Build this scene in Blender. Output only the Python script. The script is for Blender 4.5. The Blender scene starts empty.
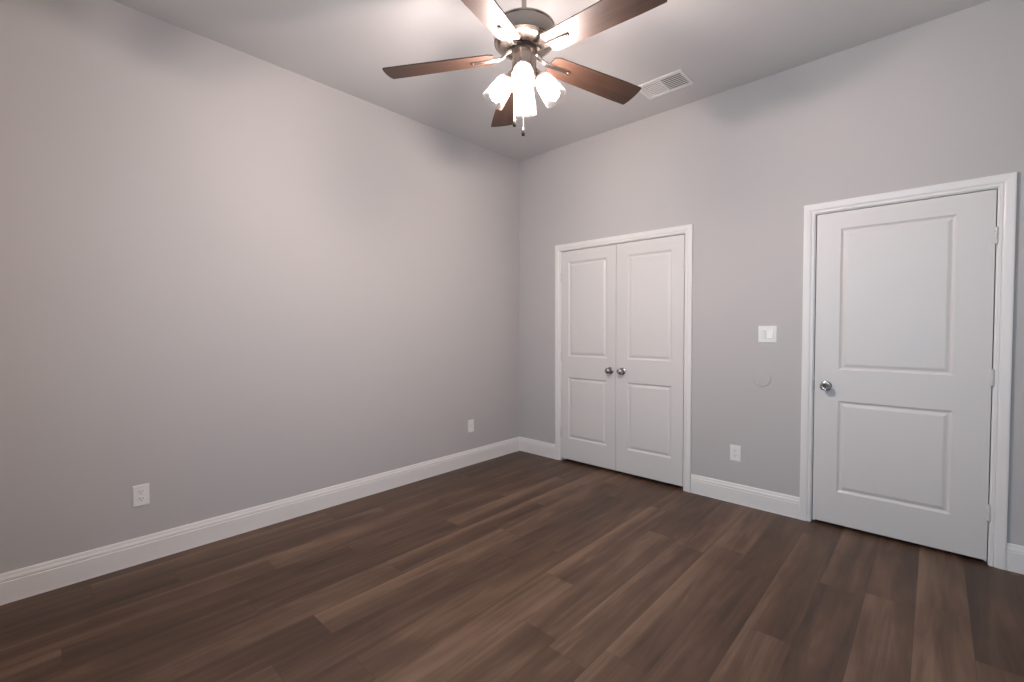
import bpy, bmesh, math, random
from mathutils import Vector, Matrix
random.seed(7)
S = bpy.context.scene
C = S.collection

# ------------------------------------------------------------------ camera
CAM = Vector((3.2286, -3.5682, 1.3076))
yaw, pitch, roll, FPX = 0.7515, -0.0290, -0.0032, 452.73
r0 = Vector((math.cos(yaw), math.sin(yaw), 0))
f0 = Vector((-math.sin(yaw), math.cos(yaw), 0))
u0 = Vector((0, 0, 1))
fw = f0 * math.cos(pitch) + u0 * math.sin(pitch)
up = -f0 * math.sin(pitch) + u0 * math.cos(pitch)
rt = r0 * math.cos(roll) + up * math.sin(roll)
up = -r0 * math.sin(roll) + up * math.cos(roll)
cd = bpy.data.cameras.new('camera')
cam = bpy.data.objects.new('camera', cd)
C.objects.link(cam)
cam.matrix_world = Matrix(((rt.x, up.x, -fw.x, CAM.x), (rt.y, up.y, -fw.y, CAM.y),
                           (rt.z, up.z, -fw.z, CAM.z), (0, 0, 0, 1)))
cd.sensor_fit = 'HORIZONTAL'
cd.sensor_width = 36.0
cd.lens = FPX / 1024 * 36.0
cd.clip_start = 0.02
S.camera = cam

# ------------------------------------------------------------------ light and exposure
DAY = 8.4            # sky brightness
DAY_COL = (0.38, 0.73, 1.0)
BULB = 890.0         # bulb brightness
BULB_COL = (1.0, 0.825, 0.765)
S.view_settings.view_transform = 'Standard'
S.view_settings.look = 'None'
S.view_settings.gamma = 1.0
S.view_settings.use_curve_mapping = False
S.view_settings.exposure = 0.0
S.cycles.use_denoising = True
S.cycles.max_bounces = 12
S.cycles.diffuse_bounces = 8
S.cycles.transparent_max_bounces = 16
S.cycles.caustics_reflective = False
S.cycles.caustics_refractive = False
S.cycles.sample_clamp_indirect = 6.0

w = bpy.data.worlds.new('daylight_sky')
S.world = w
w.use_nodes = True
bg = w.node_tree.nodes['Background']
bg.inputs[0].default_value = (*DAY_COL, 1)
bg.inputs[1].default_value = DAY

# room extents (metres)
W, D, H = 3.652, 3.96, 3.055
T = 0.15
WX0, WX1, WZ0, WZ1 = 2.0, 3.3, 0.9, 2.3      # window opening in the front wall, behind the camera
pl = bpy.data.lights.new('window_portal', 'AREA')
pl.shape = 'RECTANGLE'
pl.size, pl.size_y = WX1 - WX0, WZ1 - WZ0
pl.cycles.is_portal = True
po = bpy.data.objects.new('window_portal', pl)
C.objects.link(po)
po.location = ((WX0 + WX1) / 2, -D - T - 0.01, (WZ0 + WZ1) / 2)
po.rotation_euler = (math.radians(90), 0, 0)     # -Z of the light looks into the room (+y)


# ------------------------------------------------------------------ materials
def mat(name):
    m = bpy.data.materials.new(name)
    m.use_nodes = True
    nt = m.node_tree
    return m, nt, nt.nodes['Principled BSDF']


def paint(name, col, rough=0.6, bump=0.0, scale=300.0, dist=0.001):
    m, nt, b = mat(name)
    b.inputs['Base Color'].default_value = (*col, 1)
    b.inputs['Roughness'].default_value = rough
    if bump:
        tc = nt.nodes.new('ShaderNodeTexCoord')
        n = nt.nodes.new('ShaderNodeTexNoise')
        n.inputs['Scale'].default_value = scale
        n.inputs['Detail'].default_value = 3
        bp = nt.nodes.new('ShaderNodeBump')
        bp.inputs['Strength'].default_value = bump
        bp.inputs['Distance'].default_value = dist
        nt.links.new(tc.outputs['Object'], n.inputs['Vector'])
        nt.links.new(n.outputs['Fac'], bp.inputs['Height'])
        nt.links.new(bp.outputs['Normal'], b.inputs['Normal'])
    return m


def metal(name, col, rough, brushed=False):
    m, nt, b = mat(name)
    b.inputs['Base Color'].default_value = (*col, 1)
    b.inputs['Metallic'].default_value = 1
    b.inputs['Roughness'].default_value = rough
    if brushed:
        tc = nt.nodes.new('ShaderNodeTexCoord')
        mp = nt.nodes.new('ShaderNodeMapping')
        mp.inputs['Scale'].default_value = (4, 4, 400)
        n = nt.nodes.new('ShaderNodeTexNoise')
        n.inputs['Scale'].default_value = 3
        mr = nt.nodes.new('ShaderNodeMapRange')
        mr.inputs['To Min'].default_value = rough * 0.8
        mr.inputs['To Max'].default_value = rough * 1.25
        nt.links.new(tc.outputs['Object'], mp.inputs['Vector'])
        nt.links.new(mp.outputs['Vector'], n.inputs['Vector'])
        nt.links.new(n.outputs['Fac'], mr.inputs['Value'])
        nt.links.new(mr.outputs['Result'], b.inputs['Roughness'])
    return m


def math_node(nt, op, a, b=None, c=None):
    n = nt.nodes.new('ShaderNodeMath')
    n.operation = op
    for i, v in enumerate((a, b, c)):
        if v is None:
            continue
        if isinstance(v, (int, float)):
            n.inputs[i].default_value = v
        else:
            nt.links.new(v, n.inputs[i])
    return n.outputs[0]


def floor_material():
    m, nt, b = mat('vinyl_plank_floor')
    L = nt.links.new
    PW, PL = 0.182, 1.22
    tc = nt.nodes.new('ShaderNodeTexCoord')
    sp = nt.nodes.new('ShaderNodeSeparateXYZ')
    L(tc.outputs['Object'], sp.inputs[0])
    xs = math_node(nt, 'DIVIDE', math_node(nt, 'ADD', sp.outputs['X'], 0.092 + 10 * PW), PW)
    row = math_node(nt, 'FLOOR', xs)
    fx = math_node(nt, 'FRACT', xs)
    wn = nt.nodes.new('ShaderNodeTexWhiteNoise')
    wn.noise_dimensions = '1D'
    L(row, wn.inputs['W'])
    ys = math_node(nt, 'ADD', math_node(nt, 'DIVIDE', math_node(nt, 'ADD', sp.outputs['Y'], 20.0), PL), wn.outputs['Value'])
    col = math_node(nt, 'FLOOR', ys)
    fy = math_node(nt, 'FRACT', ys)
    cv = nt.nodes.new('ShaderNodeCombineXYZ')
    L(row, cv.inputs[0])
    L(col, cv.inputs[1])
    w2 = nt.nodes.new('ShaderNodeTexWhiteNoise')
    w2.noise_dimensions = '2D'
    L(cv.outputs[0], w2.inputs['Vector'])
    # grain runs along y; each plank shifts its own grain
    off = nt.nodes.new('ShaderNodeVectorMath')
    off.operation = 'MULTIPLY_ADD'
    L(w2.outputs['Color'], off.inputs[0])
    off.inputs[1].default_value = (13, 17, 5)
    L(tc.outputs['Object'], off.inputs[2])

    def grain(sx, sy, detail, dist):
        mp = nt.nodes.new('ShaderNodeMapping')
        mp.inputs['Scale'].default_value = (sx, sy, 1)
        L(off.outputs[0], mp.inputs['Vector'])
        n = nt.nodes.new('ShaderNodeTexNoise')
        n.inputs['Scale'].default_value = 1
        n.inputs['Detail'].default_value = detail
        n.inputs['Roughness'].default_value = 0.6
        n.inputs['Distortion'].default_value = dist
        L(mp.outputs[0], n.inputs['Vector'])
        return n.outputs['Fac']
    g1 = grain(13, 1.0, 3, 0.7)
    g2 = grain(70, 2.0, 4, 0.3)
    g3 = grain(6, 3.2, 2, 0.2)
    # value: plank tone + broad streaks + fine grain
    v = math_node(nt, 'MULTIPLY', w2.outputs['Value'], 0.19)
    v = math_node(nt, 'MULTIPLY_ADD', g1, 0.80, v)
    v = math_node(nt, 'MULTIPLY_ADD', g2, 0.16, v)
    sc_ = nt.nodes.new('ShaderNodeSeparateColor')
    L(w2.outputs['Color'], sc_.inputs[0])
    edge = math_node(nt, 'POWER', math_node(nt, 'SUBTRACT', 1.0, fx), 3.0)
    v = math_node(nt, 'MULTIPLY_ADD', math_node(nt, 'MULTIPLY', edge, math_node(nt, 'POWER', sc_.outputs[1], 2.0)), 0.34, v)
    v = math_node(nt, 'MULTIPLY_ADD', g3, 0.25, v)
    cr = nt.nodes.new('ShaderNodeValToRGB')
    L(v, cr.inputs[0])
    e = cr.color_ramp.elements
    e[0].position, e[0].color = 0.49, (0.043, 0.0225, 0.0135, 1)
    e[1].position, e[1].color = 1.06, (0.180, 0.108, 0.069, 1)
    k = cr.color_ramp.elements.new(0.735)
    k.color = (0.092, 0.0505, 0.0300, 1)
    # seams
    ex = math_node(nt, 'MULTIPLY', math_node(nt, 'MINIMUM', fx, math_node(nt, 'SUBTRACT', 1.0, fx)), PW)
    ey = math_node(nt, 'MULTIPLY', math_node(nt, 'MINIMUM', fy, math_node(nt, 'SUBTRACT', 1.0, fy)), PL)
    ed = math_node(nt, 'MINIMUM', ex, ey)
    seam = nt.nodes.new('ShaderNodeMapRange')
    seam.inputs['From Min'].default_value = 0.0006
    seam.inputs['From Max'].default_value = 0.0022
    seam.inputs['To Min'].default_value = 0.72
    seam.inputs['To Max'].default_value = 1.0
    L(ed, seam.inputs['Value'])
    mx = nt.nodes.new('ShaderNodeVectorMath')
    mx.operation = 'SCALE'
    L(cr.outputs['Color'], mx.inputs[0])
    L(seam.outputs[0], mx.inputs['Scale'])
    # a few small dark knots
    vo = nt.nodes.new('ShaderNodeTexVoronoi')
    vo.inputs['Scale'].default_value = 0.95
    L(tc.outputs['Object'], vo.inputs['Vector'])
    kn = nt.nodes.new('ShaderNodeMapRange')
    kn.inputs['From Min'].default_value = 0.004
    kn.inputs['From Max'].default_value = 0.013
    kn.inputs['To Min'].default_value = 0.25
    kn.inputs['To Max'].default_value = 1.0
    L(vo.outputs['Distance'], kn.inputs['Value'])
    mk = nt.nodes.new('ShaderNodeVectorMath')
    mk.operation = 'SCALE'
    L(mx.outputs[0], mk.inputs[0])
    L(kn.outputs[0], mk.inputs['Scale'])
    L(mk.outputs[0], b.inputs['Base Color'])
    b.inputs['Roughness'].default_value = 0.42
    b.inputs['Specular IOR Level'].default_value = 0.35
    hh = math_node(nt, 'MULTIPLY_ADD', g2, 0.25, seam.outputs[0])
    bp = nt.nodes.new('ShaderNodeBump')
    bp.inputs['Strength'].default_value = 0.25
    bp.inputs['Distance'].default_value = 0.001
    L(hh, bp.inputs['Height'])
    L(bp.outputs['Normal'], b.inputs['Normal'])
    return m


def wood_material():
    m, nt, b = mat('walnut_blade')
    L = nt.links.new
    tc = nt.nodes.new('ShaderNodeTexCoord')
    mp = nt.nodes.new('ShaderNodeMapping')
    mp.inputs['Scale'].default_value = (3, 45, 3)
    n = nt.nodes.new('ShaderNodeTexNoise')
    n.inputs['Scale'].default_value = 1
    n.inputs['Detail'].default_value = 4
    n.inputs['Distortion'].default_value = 0.8
    cr = nt.nodes.new('ShaderNodeValToRGB')
    cr.color_ramp.elements[0].position = 0.3
    cr.color_ramp.elements[0].color = (0.014, 0.0065, 0.0035, 1)
    cr.color_ramp.elements[1].position = 0.75
    cr.color_ramp.elements[1].color = (0.036, 0.0155, 0.0080, 1)
    L(tc.outputs['Object'], mp.inputs['Vector'])
    L(mp.outputs[0], n.inputs['Vector'])
    L(n.outputs['Fac'], cr.inputs[0])
    L(cr.outputs[0], b.inputs['Base Color'])
    b.inputs['Roughness'].default_value = 0.5
    return m


def shade_material():
    m = bpy.data.materials.new('seeded_shade_glass')
    m.use_nodes = True
    nt = m.node_tree
    nt.nodes.clear()
    L = nt.links.new
    out = nt.nodes.new('ShaderNodeOutputMaterial')
    tr = nt.nodes.new('ShaderNodeBsdfTransparent')
    tr.inputs[0].default_value = (0.96, 0.96, 0.96, 1)
    tl = nt.nodes.new('ShaderNodeBsdfTranslucent')
    tl.inputs[0].default_value = (0.95, 0.95, 0.95, 1)
    gl = nt.nodes.new('ShaderNodeBsdfGlossy')
    gl.inputs['Roughness'].default_value = 0.08
    lw = nt.nodes.new('ShaderNodeLayerWeight')
    lw.inputs['Blend'].default_value = 0.25
    m1 = nt.nodes.new('ShaderNodeMixShader')
    fr = math_node(nt, 'POWER', lw.outputs['Facing'], 2.0)
    L(math_node(nt, 'MULTIPLY_ADD', fr, 0.05, 0.004), m1.inputs[0])
    L(tr.outputs[0], m1.inputs[1])
    L(tl.outputs[0], m1.inputs[2])
    m2 = nt.nodes.new('ShaderNodeMixShader')
    f = math_node(nt, 'MULTIPLY', lw.outputs['Facing'], 0.35)
    L(f, m2.inputs[0])
    L(m1.outputs[0], m2.inputs[1])
    L(gl.outputs[0], m2.inputs[2])
    L(m2.outputs[0], out.inputs[0])
    return m


def pane_material():
    m = bpy.data.materials.new('window_glass')
    m.use_nodes = True
    nt = m.node_tree
    nt.nodes.clear()
    out = nt.nodes.new('ShaderNodeOutputMaterial')
    tr = nt.nodes.new('ShaderNodeBsdfTransparent')
    gl = nt.nodes.new('ShaderNodeBsdfGlossy')
    gl.inputs['Roughness'].default_value = 0.02
    mx = nt.nodes.new('ShaderNodeMixShader')
    mx.inputs[0].default_value = 0.06
    nt.links.new(tr.outputs[0], mx.inputs[1])
    nt.links.new(gl.outputs[0], mx.inputs[2])
    nt.links.new(mx.outputs[0], out.inputs[0])
    return m


def emit_material(name, col, st):
    m, nt, b = mat(name)
    b.inputs['Base Color'].default_value = (0.9, 0.9, 0.9, 1)
    b.inputs['Emission Color'].default_value = (*col, 1)
    b.inputs['Emission Strength'].default_value = st
    return m


M_WALL = paint('grey_wall_paint', (0.50, 0.485, 0.475), 0.75, 0.12, 220, 0.0012)
M_CEIL = paint('white_ceiling_paint', (0.60, 0.595, 0.59), 0.85, 0.2, 160, 0.0015)
M_TRIM = paint('white_trim_paint', (0.79, 0.773, 0.75), 0.38)
M_DOOR = paint('white_door_paint', (0.685, 0.668, 0.648), 0.42)
M_PLATE = paint('white_plastic', (0.82, 0.82, 0.80), 0.35)
M_SLOT = paint('dark_slot', (0.06, 0.06, 0.06), 0.6)
M_VENT = paint('white_vent_enamel', (0.78, 0.78, 0.77), 0.4)
M_DARK = paint('dark_duct', (0.07, 0.07, 0.07), 0.9)
M_NICKEL = metal('brushed_nickel', (0.34, 0.295, 0.26), 0.24, True)
M_KNOB = metal('satin_nickel', (0.46, 0.43, 0.41), 0.22)
M_STEEL = metal('dark_steel', (0.12, 0.11, 0.10), 0.4)
M_FOB = paint('dark_wood_fob', (0.010, 0.008, 0.007), 0.7)
M_FOB.node_tree.nodes['Principled BSDF'].inputs['Specular IOR Level'].default_value = 0.05
M_IRON = metal('iron_nickel', (0.34, 0.30, 0.265), 0.24)
M_CHAIN = metal('chain_nickel', (0.75, 0.72, 0.68), 0.3)
M_FLOOR = floor_material()
M_WOOD = wood_material()
M_SHADE = shade_material()
M_PANE = pane_material()
M_BULB = emit_material('lit_bulb', BULB_COL, BULB)


# ------------------------------------------------------------------ mesh helpers
def obj(name, bm, m, parent=None, smooth=False, loc=None):
    bmesh.ops.recalc_face_normals(bm, faces=bm.faces[:])
    me = bpy.data.meshes.new(name)
    bm.to_mesh(me)
    bm.free()
    me.materials.append(m)
    if smooth:
        for p in me.polygons:
            p.use_smooth = True
        me.set_sharp_from_angle(angle=math.radians(35))
    o = bpy.data.objects.new(name, me)
    C.objects.link(o)
    if parent is not None:
        o.parent = parent
    if loc is not None:
        o.location = loc
    return o


def empty(name, loc):
    o = bpy.data.objects.new(name, None)
    o.empty_display_size = 0.05
    C.objects.link(o)
    o.location = loc
    return o


def tag(o, label, cat, group=None, kind=None):
    o['label'] = label
    o['category'] = cat
    if group:
        o['group'] = group
    if kind:
        o['kind'] = kind
    return o


def box(bm, lo, hi, bevel=0.0):
    lo, hi = Vector(lo), Vector(hi)
    r = bmesh.ops.create_cube(bm, size=1.0)
    vs = r['verts']
    for v in vs:
        v.co = Vector(((lo[i] + hi[i]) / 2 + v.co[i] * (hi[i] - lo[i]) for i in range(3)))
    if bevel:
        es = list({e for v in vs for e in v.link_edges})
        bmesh.ops.bevel(bm, geom=es, offset=bevel, segments=2, affect='EDGES', profile=0.6)


def lathe(bm, prof, seg=32, mtx=None, cap=True):
    """prof: list of (r, z) ; revolves about z"""
    mtx = mtx or Matrix()
    rings = []
    for r, z in prof:
        if r < 1e-6:
            rings.append([bm.verts.new(mtx @ Vector((0, 0, z)))])
        else:
            rings.append([bm.verts.new(mtx @ Vector((r * math.cos(2 * math.pi * i / seg), r * math.sin(2 * math.pi * i / seg), z))) for i in range(seg)])
    for a, b in zip(rings, rings[1:]):
        for i in range(seg):
            j = (i + 1) % seg
            if len(a) == 1 and len(b) == 1:
                continue
            if len(a) == 1:
                bm.faces.new((a[0], b[i], b[j]))
            elif len(b) == 1:
                bm.faces.new((a[i], a[j], b[0]))
            else:
                bm.faces.new((a[i], a[j], b[j], b[i]))
    if cap:
        for rg in (rings[0], rings[-1]):
            if len(rg) > 2:
                bm.faces.new(rg)


def tube(bm, pts, rad, seg=10):
    """round tube along pts; rad a number or a list"""
    pts = [Vector(p) for p in pts]
    rads = rad if isinstance(rad, (list, tuple)) else [rad] * len(pts)
    rings = []
    prev = None
    for i, p in enumerate(pts):
        t = (pts[min(i + 1, len(pts) - 1)] - pts[max(i - 1, 0)]).normalized()
        ref = prev if prev is not None else (Vector((0, 0, 1)) if abs(t.z) < 0.9 else Vector((1, 0, 0)))
        n = (ref - t * ref.dot(t)).normalized()
        prev = n
        bvec = t.cross(n)
        rings.append([bm.verts.new(p + (n * math.cos(2 * math.pi * k / seg) + bvec * math.sin(2 * math.pi * k / seg)) * rads[i]) for k in range(seg)])
    for a, b in zip(rings, rings[1:]):
        for k in range(seg):
            j = (k + 1) % seg
            bm.faces.new((a[k], a[j], b[j], b[k]))
    bm.faces.new(rings[0])
    bm.faces.new(rings[-1])


def extrude_profile(bm, rings):
    vs = [[bm.verts.new(p) for p in r] for r in rings]
    n = len(vs[0])
    for a, b in zip(vs, vs[1:]):
        for k in range(n):
            j = (k + 1) % n
            bm.faces.new((a[k], a[j], b[j], b[k]))
    bm.faces.new(vs[0])
    bm.faces.new(vs[-1])


# ------------------------------------------------------------------ room shell
bm = bmesh.new()
box(bm, (-T, -D - T, -0.12), (W + T, 0.30, 0))
tag(obj('floor', bm, M_FLOOR), 'dark brown wood-look plank floor', 'floor', kind='structure')
bm = bmesh.new()
box(bm, (-T, -D - T, H), (W + T, 0.30, H + 0.12))
tag(obj('ceiling', bm, M_CEIL), 'plain off-white ceiling', 'ceiling', kind='structure')
bm = bmesh.new()
box(bm, (-T, -D - T, 0), (0, 0.30, H))
tag(obj('wall_left', bm, M_WALL), 'bare light grey wall on the left', 'wall', kind='structure')
bm = bmesh.new()
box(bm, (W, -D - T, 0), (W + T, 0.30, H))
tag(obj('wall_right', bm, M_WALL), 'light grey wall on the right beside the single door', 'wall', kind='structure')

# door openings (x0, x1, top): outer faces of the jambs
OPEN = [(0.530, 1.798, 2.071), (2.618, 3.488, 2.072)]
bm = bmesh.new()
xs = [0.0, OPEN[0][0], OPEN[0][1], OPEN[1][0], OPEN[1][1], W]
for a in (0, 2, 4):
    box(bm, (xs[a], 0, 0), (xs[a + 1], 0.12, H))
for (a, b, z) in OPEN:
    box(bm, (a, 0, z), (b, 0.12, H))
box(bm, (0, 0.12, 0), (W, 0.30, H))
bmesh.ops.remove_doubles(bm, verts=bm.verts[:], dist=1e-5)
tag(obj('wall_back', bm, M_WALL), 'light grey wall holding the two doorways', 'wall', kind='structure')

bm = bmesh.new()
box(bm, (0, -D - T, 0), (WX0, -D, H))
box(bm, (WX1, -D - T, 0), (W, -D, H))
box(bm, (WX0, -D - T, 0), (WX1, -D, WZ0))
box(bm, (WX0, -D - T, WZ1), (WX1, -D, H))
tag(obj('wall_front', bm, M_WALL), 'light grey wall with a window, facing the doors', 'wall', kind='structure')

# window in the wall facing the doors
win = tag(empty('window_1', ((WX0 + WX1) / 2, -D, WZ0)), 'white framed window facing the doors', 'window', kind='structure')
hw, hh = (WX1 - WX0) / 2, WZ1 - WZ0
bm = bmesh.new()
for lo, hi in (((-hw, -0.11, 0), (-hw + 0.05, -0.05, hh)), ((hw - 0.05, -0.11, 0), (hw, -0.05, hh)),
               ((-hw + 0.05, -0.11, 0), (hw - 0.05, -0.05, 0.05)), ((-hw + 0.05, -0.11, hh - 0.05), (hw - 0.05, -0.05, hh)),
               ((-0.03, -0.11, 0.05), (0.03, -0.05, hh - 0.05))):
    box(bm, lo, hi)
obj('window_frame', bm, M_TRIM, win)
for s in (-1, 1):
    bm = bmesh.new()
    x0, x1 = sorted((s * 0.03, s * (hw - 0.05)))
    box(bm, (x0, -0.083, 0.05), (x1, -0.079, hh - 0.05))
    obj('window_pane', bm, M_PANE, win)
bm = bmesh.new()
box(bm, (-hw - 0.05, -0.05, -0.025), (hw + 0.05, 0.03, 0.0), 0.004)
obj('window_sill', bm, M_TRIM, win)

# ------------------------------------------------------------------ baseboards
BH = 0.146
BP = [(0, 0), (0.0150, 0), (0.0150, 0.004), (0.0140, 0.0065), (0.0140, 0.103), (0.0115, 0.1055), (0.0115, 0.108), (0.0128, 0.1105),
      (0.0122, 0.119), (0.0095, 0.1265), (0.0082, 0.129), (0.0082, 0.133), (0.0070, 0.140), (0.0045, BH), (0, BH)]


def baseboard(name, rings, label):
    bm = bmesh.new()
    extrude_profile(bm, rings)
    return tag(obj(name, bm, M_TRIM), label, 'baseboard', kind='structure')


baseboard('baseboard_left', [[Vector((d, -D, z)) for d, z in BP], [Vector((d, -d, z)) for d, z in BP]],
          'white moulded baseboard along the left wall')
baseboard('baseboard_back', [[Vector((d, -d, z)) for d, z in BP], [Vector((0.493, -d, z)) for d, z in BP]],
          'short white baseboard between the room corner and the closet')
baseboard('baseboard_back.001', [[Vector((1.836, -d, z)) for d, z in BP], [Vector((2.578, -d, z)) for d, z in BP]],
          'white baseboard between the closet and the single door')
baseboard('baseboard_back.002', [[Vector((3.528, -d, z)) for d, z in BP], [Vector((W - d, -d, z)) for d, z in BP]],
          'tiny white baseboard piece right of the single door')
baseboard('baseboard_right', [[Vector((W - d, -d, z)) for d, z in BP], [Vector((W - d, -D, z)) for d, z in BP]],
          'white moulded baseboard along the right wall')
baseboard('baseboard_front', [[Vector((d, -D + d, z)) for d, z in BP], [Vector((W - d, -D + d, z)) for d, z in BP]],
          'white moulded baseboard below the window')


# ------------------------------------------------------------------ door casings with jambs
def casing(name, xi0, xi1, zi, width, op, label):
    prof = [(0, 0), (0, 0.0085), (0.003, 0.0105), (0.013, 0.0115), (0.0165, 0.0085), (0.019, 0.0125), (0.026, 0.0155),
            (0.042, 0.0175), (0.050, 0.0185), (width - 0.004, 0.0185), (width, 0.0165), (width, 0)]
    bm = bmesh.new()
    extrude_profile(bm, [[Vector((xi0 - o, -d, 0)) for o, d in prof],
                         [Vector((xi0 - o, -d, zi + o)) for o, d in prof],
                         [Vector((xi1 + o, -d, zi + o)) for o, d in prof],
                         [Vector((xi1 + o, -d, 0)) for o, d in prof]])
    t = tag(obj(name, bm, M_TRIM), label, 'door casing', kind='structure')
    bm = bmesh.new()
    a, b, z = op
    j0, j1, jz = xi0 + 0.005, xi1 - 0.005, zi - 0.005
    box(bm, (a, 0.0, 0), (j0, 0.12, z))
    box(bm, (j1, 0.0, 0), (b, 0.12, z))
    box(bm, (j0, 0.0, jz), (j1, 0.12, z))
    # stops behind the leaf
    box(bm, (j0, 0.042, 0), (j0 + 0.012, 0.07, jz))
    box(bm, (j1 - 0.012, 0.042, 0), (j1, 0.07, jz))
    box(bm, (j0 + 0.012, 0.042, jz - 0.012), (j1 - 0.012, 0.07, jz))
    obj('jamb', bm, M_TRIM, t)
    return t


casing('trim_1', 0.550, 1.776, 2.0535, 0.0585, OPEN[0], 'white casing around the double closet doors')
casing('trim_2', 2.638, 3.467, 2.0535, 0.0615, OPEN[1], 'white casing around the single door at right')


# ------------------------------------------------------------------ doors
PANEL = [(0.0, 0.0), (0.004, 0.0035), (0.010, 0.0085), (0.016, 0.0100), (0.021, 0.0090), (0.034, 0.0030), (0.040, 0.0022)]


def leaf(bm, x0, x1, z0, z1, panels, th=0.035):
    """front at y=0; panels: list of (px0, px1, pz0, pz1); grid front with recessed moulded panels"""
    xs = sorted({x0, x1, *[p[0] for p in panels], *[p[1] for p in panels]})
    zs = sorted({z0, z1, *[p[2] for p in panels], *[p[3] for p in panels]})
    V = {}

    def vt(x, y, z):
        k = (round(x, 5), round(y, 5), round(z, 5))
        if k not in V:
            V[k] = bm.verts.new(k)
        return V[k]
    for i in range(len(xs) - 1):
        for j in range(len(zs) - 1):
            a, b, c, d = xs[i], xs[i + 1], zs[j], zs[j + 1]
            if any(abs(a - p[0]) < 1e-6 and abs(c - p[2]) < 1e-6 for p in panels):
                prev = [(a, c), (b, c), (b, d), (a, d)]
                py = 0.0
                for o, dep in PANEL[1:]:
                    cur = [(a + o, c + o), (b - o, c + o), (b - o, d - o), (a + o, d - o)]
                    for k in range(4):
                        l = (k + 1) % 4
                        bm.faces.new((vt(prev[k][0], py, prev[k][1]), vt(prev[l][0], py, prev[l][1]),
                                      vt(cur[l][0], dep, cur[l][1]), vt(cur[k][0], dep, cur[k][1])))
                    prev, py = cur, dep
                bm.faces.new([vt(x, py, z) for x, z in prev])
            else:
                bm.faces.new((vt(a, 0, c), vt(b, 0, c), vt(b, 0, d), vt(a, 0, d)))
    # sides and back
    for i in range(len(xs) - 1):
        for z in (z0, z1):
            bm.faces.new((vt(xs[i], 0, z), vt(xs[i + 1], 0, z), vt(xs[i + 1], th, z), vt(xs[i], th, z)))
    for j in range(len(zs) - 1):
        for x in (x0, x1):
            bm.faces.new((vt(x, 0, zs[j]), vt(x, 0, zs[j + 1]), vt(x, th, zs[j + 1]), vt(x, th, zs[j])))
    bm.faces.new([vt(x, th, z0) for x in xs] + [vt(x1, th, z) for z in zs[1:]] + [vt(x, th, z1) for x in reversed(xs[:-1])] + [vt(x0, th, z) for z in reversed(zs[1:-1])])


YM = Matrix.Rotation(math.radians(90), 4, 'X')     # z axis of a lathe -> -y (out of the wall)


def knob(door, x, z, lock=False):
    bm = bmesh.new()
    if lock:
        prof = [(0.0, 0.006), (0.014, 0.006), (0.0125, 0.012), (0.0115, 0.022), (0.013, 0.030), (0.0195, 0.036), (0.0255, 0.044),
                (0.0268, 0.052), (0.0255, 0.059), (0.0215, 0.0635), (0.0175, 0.0650), (0.0155, 0.0640), (0.0, 0.0630)]
    else:
        prof = [(0.0, 0.006), (0.013, 0.006), (0.0115, 0.012), (0.0105, 0.018), (0.0125, 0.024), (0.0200, 0.030), (0.0250, 0.037),
                (0.0265, 0.044), (0.0250, 0.051), (0.0200, 0.057), (0.0120, 0.0605), (0.0, 0.0615)]
    lathe(bm, prof, 32, YM, cap=False)
    k = obj('door_knob', bm, M_KNOB, door, True, (x, 0, z))
    bm = bmesh.new()
    lathe(bm, [(0.0, 0), (0.0325, 0), (0.0325, 0.003), (0.030, 0.006), (0.022, 0.0085), (0.0, 0.009)], 32, YM, cap=False)
    obj('rosette', bm, M_KNOB, k, True)
    if lock:
        bm = bmesh.new()
        lathe(bm, [(0.0, 0.0625), (0.0085, 0.0625), (0.0085, 0.0665), (0.0075, 0.0675), (0.0, 0.0675)], 20, YM, cap=False)
        box(bm, (-0.0012, -0.0685, -0.005), (0.0012, -0.0670, 0.005))
        obj('lock_button', bm, M_STEEL, k, True)
    return k


def hinge(door, x, z, m):
    bm = bmesh.new()
    h = 0.044
    for k in range(5):
        a = -h + k * 2 * h / 5
        lathe(bm, [(0.0074, a + 0.0006), (0.0080, a + 0.0014), (0.0080, a + 2 * h / 5 - 0.0014), (0.0074, a + 2 * h / 5 - 0.0006)], 12)
    lathe(bm, [(0.0, -h - 0.004), (0.004, -h - 0.003), (0.005, -h + 0.001)], 12, cap=False)
    lathe(bm, [(0.005, h - 0.001), (0.004, h + 0.003), (0.0, h + 0.004)], 12, cap=False)
    return obj('hinge', bm, m, door, True, (x, -0.0085, z))


Z0, Z1 = 0.028, 2.0425
LP, UP = (0.234, 0.829), (1.030, 1.936)


def door(name, x0, x1, px0, px1, label, knob_x, lock, hinge_x):
    bm = bmesh.new()
    leaf(bm, x0, x1, Z0 - (0.006 if lock else 0.0), Z1, [(px0, px1, *LP), (px0, px1, *UP)])
    d = tag(obj(name, bm, M_DOOR), label, 'door', kind='structure')
    knob(d, knob_x, 0.922, lock)
    for z in (0.29, 1.03, 1.795):
        hinge(d, hinge_x, z, M_DOOR)
    return d


door('door_1', 0.5590, 1.1560, 0.640, 1.064, 'left leaf of the white two-panel double closet doors', 1.101, False, 0.5568)
door('door_2', 1.1610, 1.7662, 1.270, 1.668, 'right leaf of the white two-panel double closet doors', 1.222, False, 1.7690)
d3 = door('door_3', 2.6488, 3.4572, 2.778, 3.309, 'white two-panel single door at the right with a locking knob', 2.712, True, 3.4600)
bm = bmesh.new()
box(bm, (2.6434, 0.0005, 0.892), (2.6486, 0.030, 0.952))
obj('latch_plate', bm, M_STEEL, d3)


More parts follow.
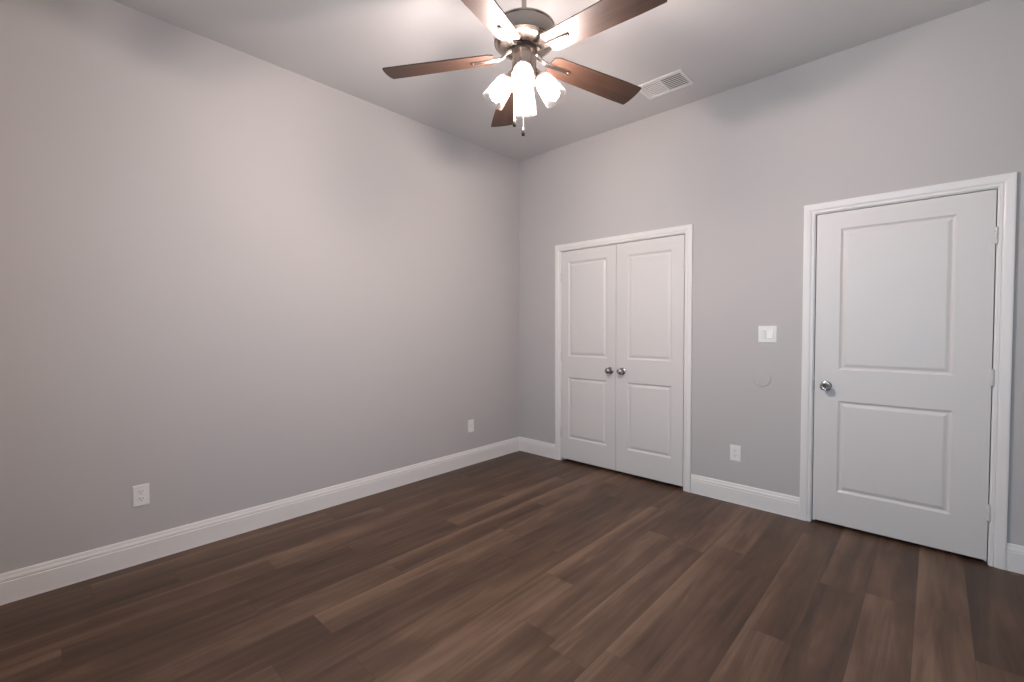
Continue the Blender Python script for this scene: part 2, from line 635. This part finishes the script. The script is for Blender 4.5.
# ------------------------------------------------------------------ wall plates
def rounded_plate(bm, w_, h_, t_):
    box(bm, (-w_ / 2, -t_, -h_ / 2), (w_ / 2, 0, h_ / 2))
    fr = [e for e in bm.edges if all(abs(v.co.y + t_) < 1e-6 for v in e.verts)]
    bmesh.ops.bevel(bm, geom=fr, offset=t_ * 0.55, segments=2, affect='EDGES')


def outlet():
    e = empty('electrical_outlet', (0, 0, 0))
    bm = bmesh.new()
    rounded_plate(bm, 0.073, 0.117, 0.006)
    obj('cover_plate', bm, M_PLATE, e)
    for s in (-1, 1):
        bm = bmesh.new()
        lathe(bm, [(0.0165, 0.004), (0.0165, 0.0075), (0.0155, 0.0085), (0.0, 0.0085)], 24, YM, cap=False)
        for v in bm.verts:
            v.co.z = max(-0.0135, min(0.0135, v.co.z))
        f = obj('receptacle', bm, M_PLATE, e, False, (0, 0, s * 0.0195))
        bm = bmesh.new()
        box(bm, (-0.0078, -0.0092, -0.0005), (-0.0052, -0.0080, 0.0085))
        box(bm, (0.0052, -0.0092, 0.0010), (0.0078, -0.0080, 0.0080))
        lathe(bm, [(0.0026, 0.0080), (0.0026, 0.0092), (0.0, 0.0092)], 12, Matrix.Translation((0, 0, -0.0075)) @ YM, cap=False)
        obj('slots', bm, M_SLOT, f)
    bm = bmesh.new()
    lathe(bm, [(0.0032, 0.0055), (0.0030, 0.0070), (0.0, 0.0073)], 12, YM, cap=False)
    obj('screw', bm, M_PLATE, e)
    return e


def copy_tree(o, parent=None):
    c = o.copy()
    C.objects.link(c)
    if parent is not None:
        c.parent = parent
    for ch in list(o.children):
        copy_tree(ch, c)
    return c


G_OUT = 'electrical outlets low on the walls'
o1 = outlet()
o2 = copy_tree(o1)
o1.location, o1.rotation_euler = (0.0, -3.155, 0.379), (0, 0, math.radians(90))
tag(o1, 'white duplex outlet on the left wall, nearest the camera', 'outlet', G_OUT)
o2.location = (2.161, 0.0, 0.374)
tag(o2, 'white duplex outlet between the closet and the single door', 'outlet', G_OUT)

# cable plate near the corner
e = tag(empty('cable_wall_plate', (0.0, -0.694, 0.373)), 'small white wall plate on the left wall near the corner', 'wall plate')
e.rotation_euler = (0, 0, math.radians(90))
bm = bmesh.new()
rounded_plate(bm, 0.073, 0.117, 0.006)
obj('cover_plate', bm, M_PLATE, e)
bm = bmesh.new()
lathe(bm, [(0.0075, 0.005), (0.0075, 0.009), (0.0048, 0.009), (0.0048, 0.014), (0.0, 0.014)], 12, YM, cap=False)
obj('coax_jack', bm, M_CHAIN, e)

# two-gang switch
e = tag(empty('light_switch', (2.3645, 0.0, 1.2575)), 'white two-gang rocker switch plate left of the single door', 'light switch')
bm = bmesh.new()
rounded_plate(bm, 0.117, 0.117, 0.0065)
obj('cover_plate', bm, M_PLATE, e)
for s, tilt in ((-1, 8.5), (1, -8.5)):
    bm = bmesh.new()
    box(bm, (-0.0165, -0.0075, -0.0335), (0.0165, -0.004, 0.0335))
    fr = obj('rocker_frame', bm, M_PLATE, e, False, (s * 0.0232, 0, 0))
    bm = bmesh.new()
    box(bm, (-0.0140, -0.0045, -0.0305), (0.0140, 0.0, 0.0305), 0.001)
    rk = obj('rocker', bm, M_PLATE, fr, False, (0, -0.0078, 0))
    rk.rotation_euler = (math.radians(tilt), 0, 0)

# painted round cover
bm = bmesh.new()
lathe(bm, [(0.0, 0.0), (0.058, 0.0), (0.0585, 0.003), (0.056, 0.0055), (0.050, 0.0062), (0.0, 0.0068)], 48, YM, cap=False)
tag(obj('round_cover_plate', bm, M_WALL, None, True, (2.332, 0.0, 0.940)),
    'round blank cover painted wall grey below the light switch', 'wall plate')

# ------------------------------------------------------------------ ceiling air vent
VX0, VX1, VY0, VY1 = 1.603, 1.943, -0.512, -0.276
vent = tag(empty('air_vent', ((VX0 + VX1) / 2, (VY0 + VY1) / 2, H)), 'white rectangular air register on the ceiling', 'air vent')
vw, vh = (VX1 - VX0) / 2, (VY1 - VY0) / 2
bm = bmesh.new()
fb = 0.022
for lo, hi in (((-vw, -vh), (vw, -vh + fb)), ((-vw, vh - fb), (vw, vh)), ((-vw, -vh + fb), (-vw + fb, vh - fb)),
               ((vw - fb, -vh + fb), (vw, vh - fb)), ((-0.007, -vh + fb), (0.007, vh - fb))):
    box(bm, (lo[0], lo[1], -0.008), (hi[0], hi[1], 0.0), 0.0015)
obj('frame', bm, M_VENT, vent)
bm = bmesh.new()
box(bm, (-vw + fb, -vh + fb, -0.0016), (vw - fb, vh - fb, -0.0004))
obj('duct_opening', bm, M_DARK, vent)
for s in (-1, 1):
    bm = bmesh.new()
    n = 8
    x0, x1 = (-vw + fb, -0.007) if s < 0 else (0.007, vw - fb)
    for k in range(n):
        y = -vh + fb + (k + 0.5) * (2 * vh - 2 * fb) / n
        t = math.radians(-3 if s < 0 else 7)
        dy, dz = 0.0078 * math.cos(t), 0.0078 * math.sin(t)
        q = [(y - dy, -0.0055 - dz), (y + dy, -0.0055 + dz), (y + dy, -0.0045 + dz), (y - dy, -0.0045 - dz)]
        extrude_profile(bm, [[Vector((x0, *p)) for p in q], [Vector((x1, *p)) for p in q]])
    obj('louver', bm, M_VENT, vent)

# ------------------------------------------------------------------ ceiling fan
FX, FY = 1.824, -1.977
fan = tag(empty('ceiling_fan', (FX, FY, H)), 'five-blade ceiling fan with four lit glass shades', 'ceiling fan')


def fz(z):
    return z - H


bm = bmesh.new()
lathe(bm, [(0.0, 0.0), (0.066, 0.0), (0.068, -0.006), (0.066, -0.020), (0.056, -0.044), (0.036, -0.062), (0.018, -0.068), (0.0, -0.068)], 40, cap=False)
obj('canopy', bm, M_NICKEL, fan, True)
bm = bmesh.new()
lathe(bm, [(0.0115, -0.060), (0.0115, fz(2.77)), (0.0115, fz(2.735))], 20)
obj('downrod', bm, M_NICKEL, fan, True)
bm = bmesh.new()
lathe(bm, [(0.0, fz(2.765)), (0.020, fz(2.765)), (0.022, fz(2.755)), (0.024, fz(2.735)), (0.060, fz(2.720)), (0.105, fz(2.702)),
           (0.134, fz(2.686)), (0.142, fz(2.680)), (0.1425, fz(2.674)), (0.139, fz(2.670)), (0.1385, fz(2.622)), (0.137, fz(2.612)),
           (0.131, fz(2.607)), (0.127, fz(2.608)), (0.124, fz(2.605)), (0.112, fz(2.599)), (0.094, fz(2.595)), (0.080, fz(2.594)), (0.0, fz(2.594))], 64, cap=False)
mh = obj('motor_housing', bm, M_NICKEL, fan, True)
bm = bmesh.new()
lathe(bm, [(0.0, fz(2.596)), (0.056, fz(2.596)), (0.059, fz(2.592)), (0.059, fz(2.574)), (0.052, fz(2.570)), (0.0, fz(2.570))], 40, cap=False)
obj('flywheel', bm, M_FOB, fan, True)
bm = bmesh.new()
lathe(bm, [(0.0, fz(2.573)), (0.050, fz(2.573)), (0.0555, fz(2.569)), (0.0560, fz(2.565)), (0.0560, fz(2.500)), (0.0590, fz(2.496)), (0.0595, fz(2.470)),
           (0.0560, fz(2.452)), (0.044, fz(2.436)), (0.025, fz(2.428)), (0.010, fz(2.424)), (0.008, fz(2.414)), (0.0, fz(2.411))], 48, cap=False)
obj('switch_housing', bm, M_NICKEL, fan, True)

# blades and their irons
BL = []
PITCH = math.radians(-11)
BZ = fz(2.562)
DROOP = math.radians(2.8)


def blade_mesh():
    bm = bmesh.new()
    r0_, r1_ = 0.140, 0.656
    n = 24
    out = []
    # outline in (x, half width); rounded shoulder at the root, softly rounded tip
    prof = []
    for i in range(n + 1):
        t = i / n
        x = r0_ + (r1_ - r0_) * t
        h = 0.056 + 0.013 * min(1, t * 1.25) ** 0.9
        if t < 0.05:
            h *= 0.80 + 0.20 * math.sqrt(max(0, 1 - (1 - t / 0.05) ** 2))
        prof.append((x, h))
    top = [(x, h) for x, h in prof]
    # tip bulges slightly and has small rounded corners
    xe, he = prof[-1]
    tip = [(xe + 0.004, he - 0.004), (xe + 0.009, he * 0.55), (xe + 0.011, 0.0), (xe + 0.009, -he * 0.55), (xe + 0.004, -he + 0.004)]
    ring = top + tip + [(x, -h) for x, h in reversed(prof)]
    th = 0.0027
    va = [bm.verts.new((x, y, th)) for x, y in ring]
    vb = [bm.verts.new((x, y, -th)) for x, y in ring]
    bm.faces.new(va)
    bm.faces.new(list(reversed(vb)))
    for i in range(len(ring)):
        j = (i + 1) % len(ring)
        bm.faces.new((va[i], vb[i], vb[j], va[j]))
    return bm


def iron_mesh():
    """in the blade's own frame (pitched); root reaches back to the flywheel"""
    bm = bmesh.new()
    up_ = 0.026
    path = [(0.056, up_, 0.0115), (0.066, up_ - 0.001, 0.0115), (0.076, up_ - 0.006, 0.011), (0.086, up_ - 0.013, 0.0105), (0.096, up_ - 0.023, 0.0105),
            (0.108, -0.0035, 0.011), (0.124, -0.0068, 0.0115), (0.158, -0.0076, 0.0115), (0.190, -0.0076, 0.0110), (0.225, -0.0076, 0.0095), (0.247, -0.0076, 0.0085), (0.253, -0.0066, 0.0070)]
    tk = 0.0042
    rings = []
    for i, (x, z, h) in enumerate(path):
        xa, za, _ = path[max(0, i - 1)]
        xb, zb, _ = path[min(len(path) - 1, i + 1)]
        t = Vector((xb - xa, 0, zb - za)).normalized()
        n = Vector((-t.z, 0, t.x))
        p = Vector((x, 0, z))
        rings.append([p + n * tk + Vector((0, h, 0)), p + n * tk + Vector((0, -h, 0)), p - n * tk * 0.2 + Vector((0, -h, 0)),
                      p - n * tk + Vector((0, -h * 0.65, 0)), p - n * tk * 0.3 + Vector((0, -h * 0.45, 0)),
                      p - n * tk * 0.3 + Vector((0, h * 0.45, 0)), p - n * tk + Vector((0, h * 0.65, 0)), p - n * tk * 0.2 + Vector((0, h, 0))])
    extrude_profile(bm, rings)
    return bm


def screw_mesh():
    bm = bmesh.new()
    lathe(bm, [(0.0, -0.0125), (0.0030, -0.0120), (0.0048, -0.0100), (0.0050, -0.0070), (0.0, -0.0070)], 12, cap=False)
    return bm


PH = -2.52692
b0 = obj('blade', blade_mesh(), M_WOOD, fan)
i0 = obj('blade_iron', iron_mesh(), M_IRON, b0, True)
s0 = obj('screw', screw_mesh(), M_STEEL, b0, True, (0.243, 0, 0))
for k in range(5):
    if k == 0:
        b = b0
    else:
        b = copy_tree(b0, fan)
    a = PH - k * 2 * math.pi / 5
    b.rotation_mode = 'XYZ'
    b.matrix_local = Matrix.Translation((0, 0, BZ)) @ Matrix.Rotation(a, 4, 'Z') @ Matrix.Rotation(DROOP, 4, 'Y') @ Matrix.Rotation(PITCH, 4, 'X')

# four lamps
TILT = math.radians(36)
NECK_R, NECK_Z = 0.072, fz(2.462)


def lamp(az):
    d = Vector((math.cos(az), math.sin(az), 0))
    ax = d * math.sin(TILT) - Vector((0, 0, 1)) * math.cos(TILT)       # axis pointing out and down
    o = d * NECK_R + Vector((0, 0, NECK_Z))
    q = Vector((0, 0, 1)).rotation_difference(ax).to_matrix().to_4x4()
    mt = Matrix.Translation(o) @ q
    bm = bmesh.new()
    tube(bm, [d * 0.045 + Vector((0, 0, fz(2.487))), d * 0.058 + Vector((0, 0, fz(2.489))), d * 0.066 + Vector((0, 0, fz(2.484))), o - ax * 0.012, o - ax * 0.002],
         0.009, 12)
    lathe(bm, [(0.0, -0.016), (0.014, -0.014), (0.022, -0.006), (0.0245, 0.004), (0.0245, 0.012), (0.0185, 0.013), (0.0175, 0.034), (0.0135, 0.036), (0.0, 0.036)], 24, mt, cap=False)
    obj('lamp_arm', bm, M_NICKEL, fan, True)
    bm = bmesh.new()
    outer = [(0.0235, 0.003), (0.031, 0.006), (0.0375, 0.014), (0.0415, 0.026), (0.0460, 0.055), (0.0505, 0.090), (0.0540, 0.122), (0.0548, 0.127)]
    inner = [(r - 0.0026, z) for r, z in reversed(outer)]
    inner[0] = (outer[-1][0] - 0.0026, outer[-1][1])
    lathe(bm, outer + inner, 40, Matrix(), cap=False)
    sh = obj('lamp_shade', bm, M_SHADE, fan, True)
    sh.matrix_local = mt
    bm = bmesh.new()
    lathe(bm, [(0.0, 0.034), (0.0125, 0.034), (0.0165, 0.042), (0.0235, 0.056), (0.0275, 0.070), (0.0280, 0.080), (0.0250, 0.092), (0.0180, 0.102), (0.0090, 0.107), (0.0, 0.108)], 16, cap=False)
    obj('bulb', bm, M_BULB, sh, True)


AZ0 = math.atan2(CAM.y - FY, CAM.x - FX)
for k in range(4):
    lamp(AZ0 + math.radians(-3) + k * math.pi / 2)


# two pull chains
def pull_chain(off, zend):
    bm = bmesh.new()
    z = fz(2.450)
    z1 = fz(zend) + 0.036
    n = int((z - z1) / 0.0052)
    for k in range(n):
        bmesh.ops.create_icosphere(bm, subdivisions=1, radius=0.0021, matrix=Matrix.Translation((off.x, off.y, z - k * (z - z1) / n)))
    tube(bm, [(off.x, off.y, z), (off.x, off.y, z1)], 0.0010, 6)
    ch = obj('pull_chain', bm, M_CHAIN, fan, True)
    bm = bmesh.new()
    tm = Matrix.Translation((off.x, off.y, fz(zend)))
    lathe(bm, [(0.0, 0.040), (0.003, 0.039), (0.0045, 0.032), (0.0045, 0.020), (0.0, 0.020)], 12, tm, cap=False)
    cp = obj('chain_connector', bm, M_CHAIN, ch, True)
    bm = bmesh.new()
    lathe(bm, [(0.0, 0.026), (0.0055, 0.025), (0.0080, 0.018), (0.0085, 0.010), (0.0068, 0.002), (0.0, 0.0)], 16, tm, cap=False)
    obj('fob', bm, M_FOB, ch, True)


pull_chain(r0 * -0.046 + f0 * -0.020, 2.228)
pull_chain(r0 * -0.006 + f0 * -0.030, 2.182)
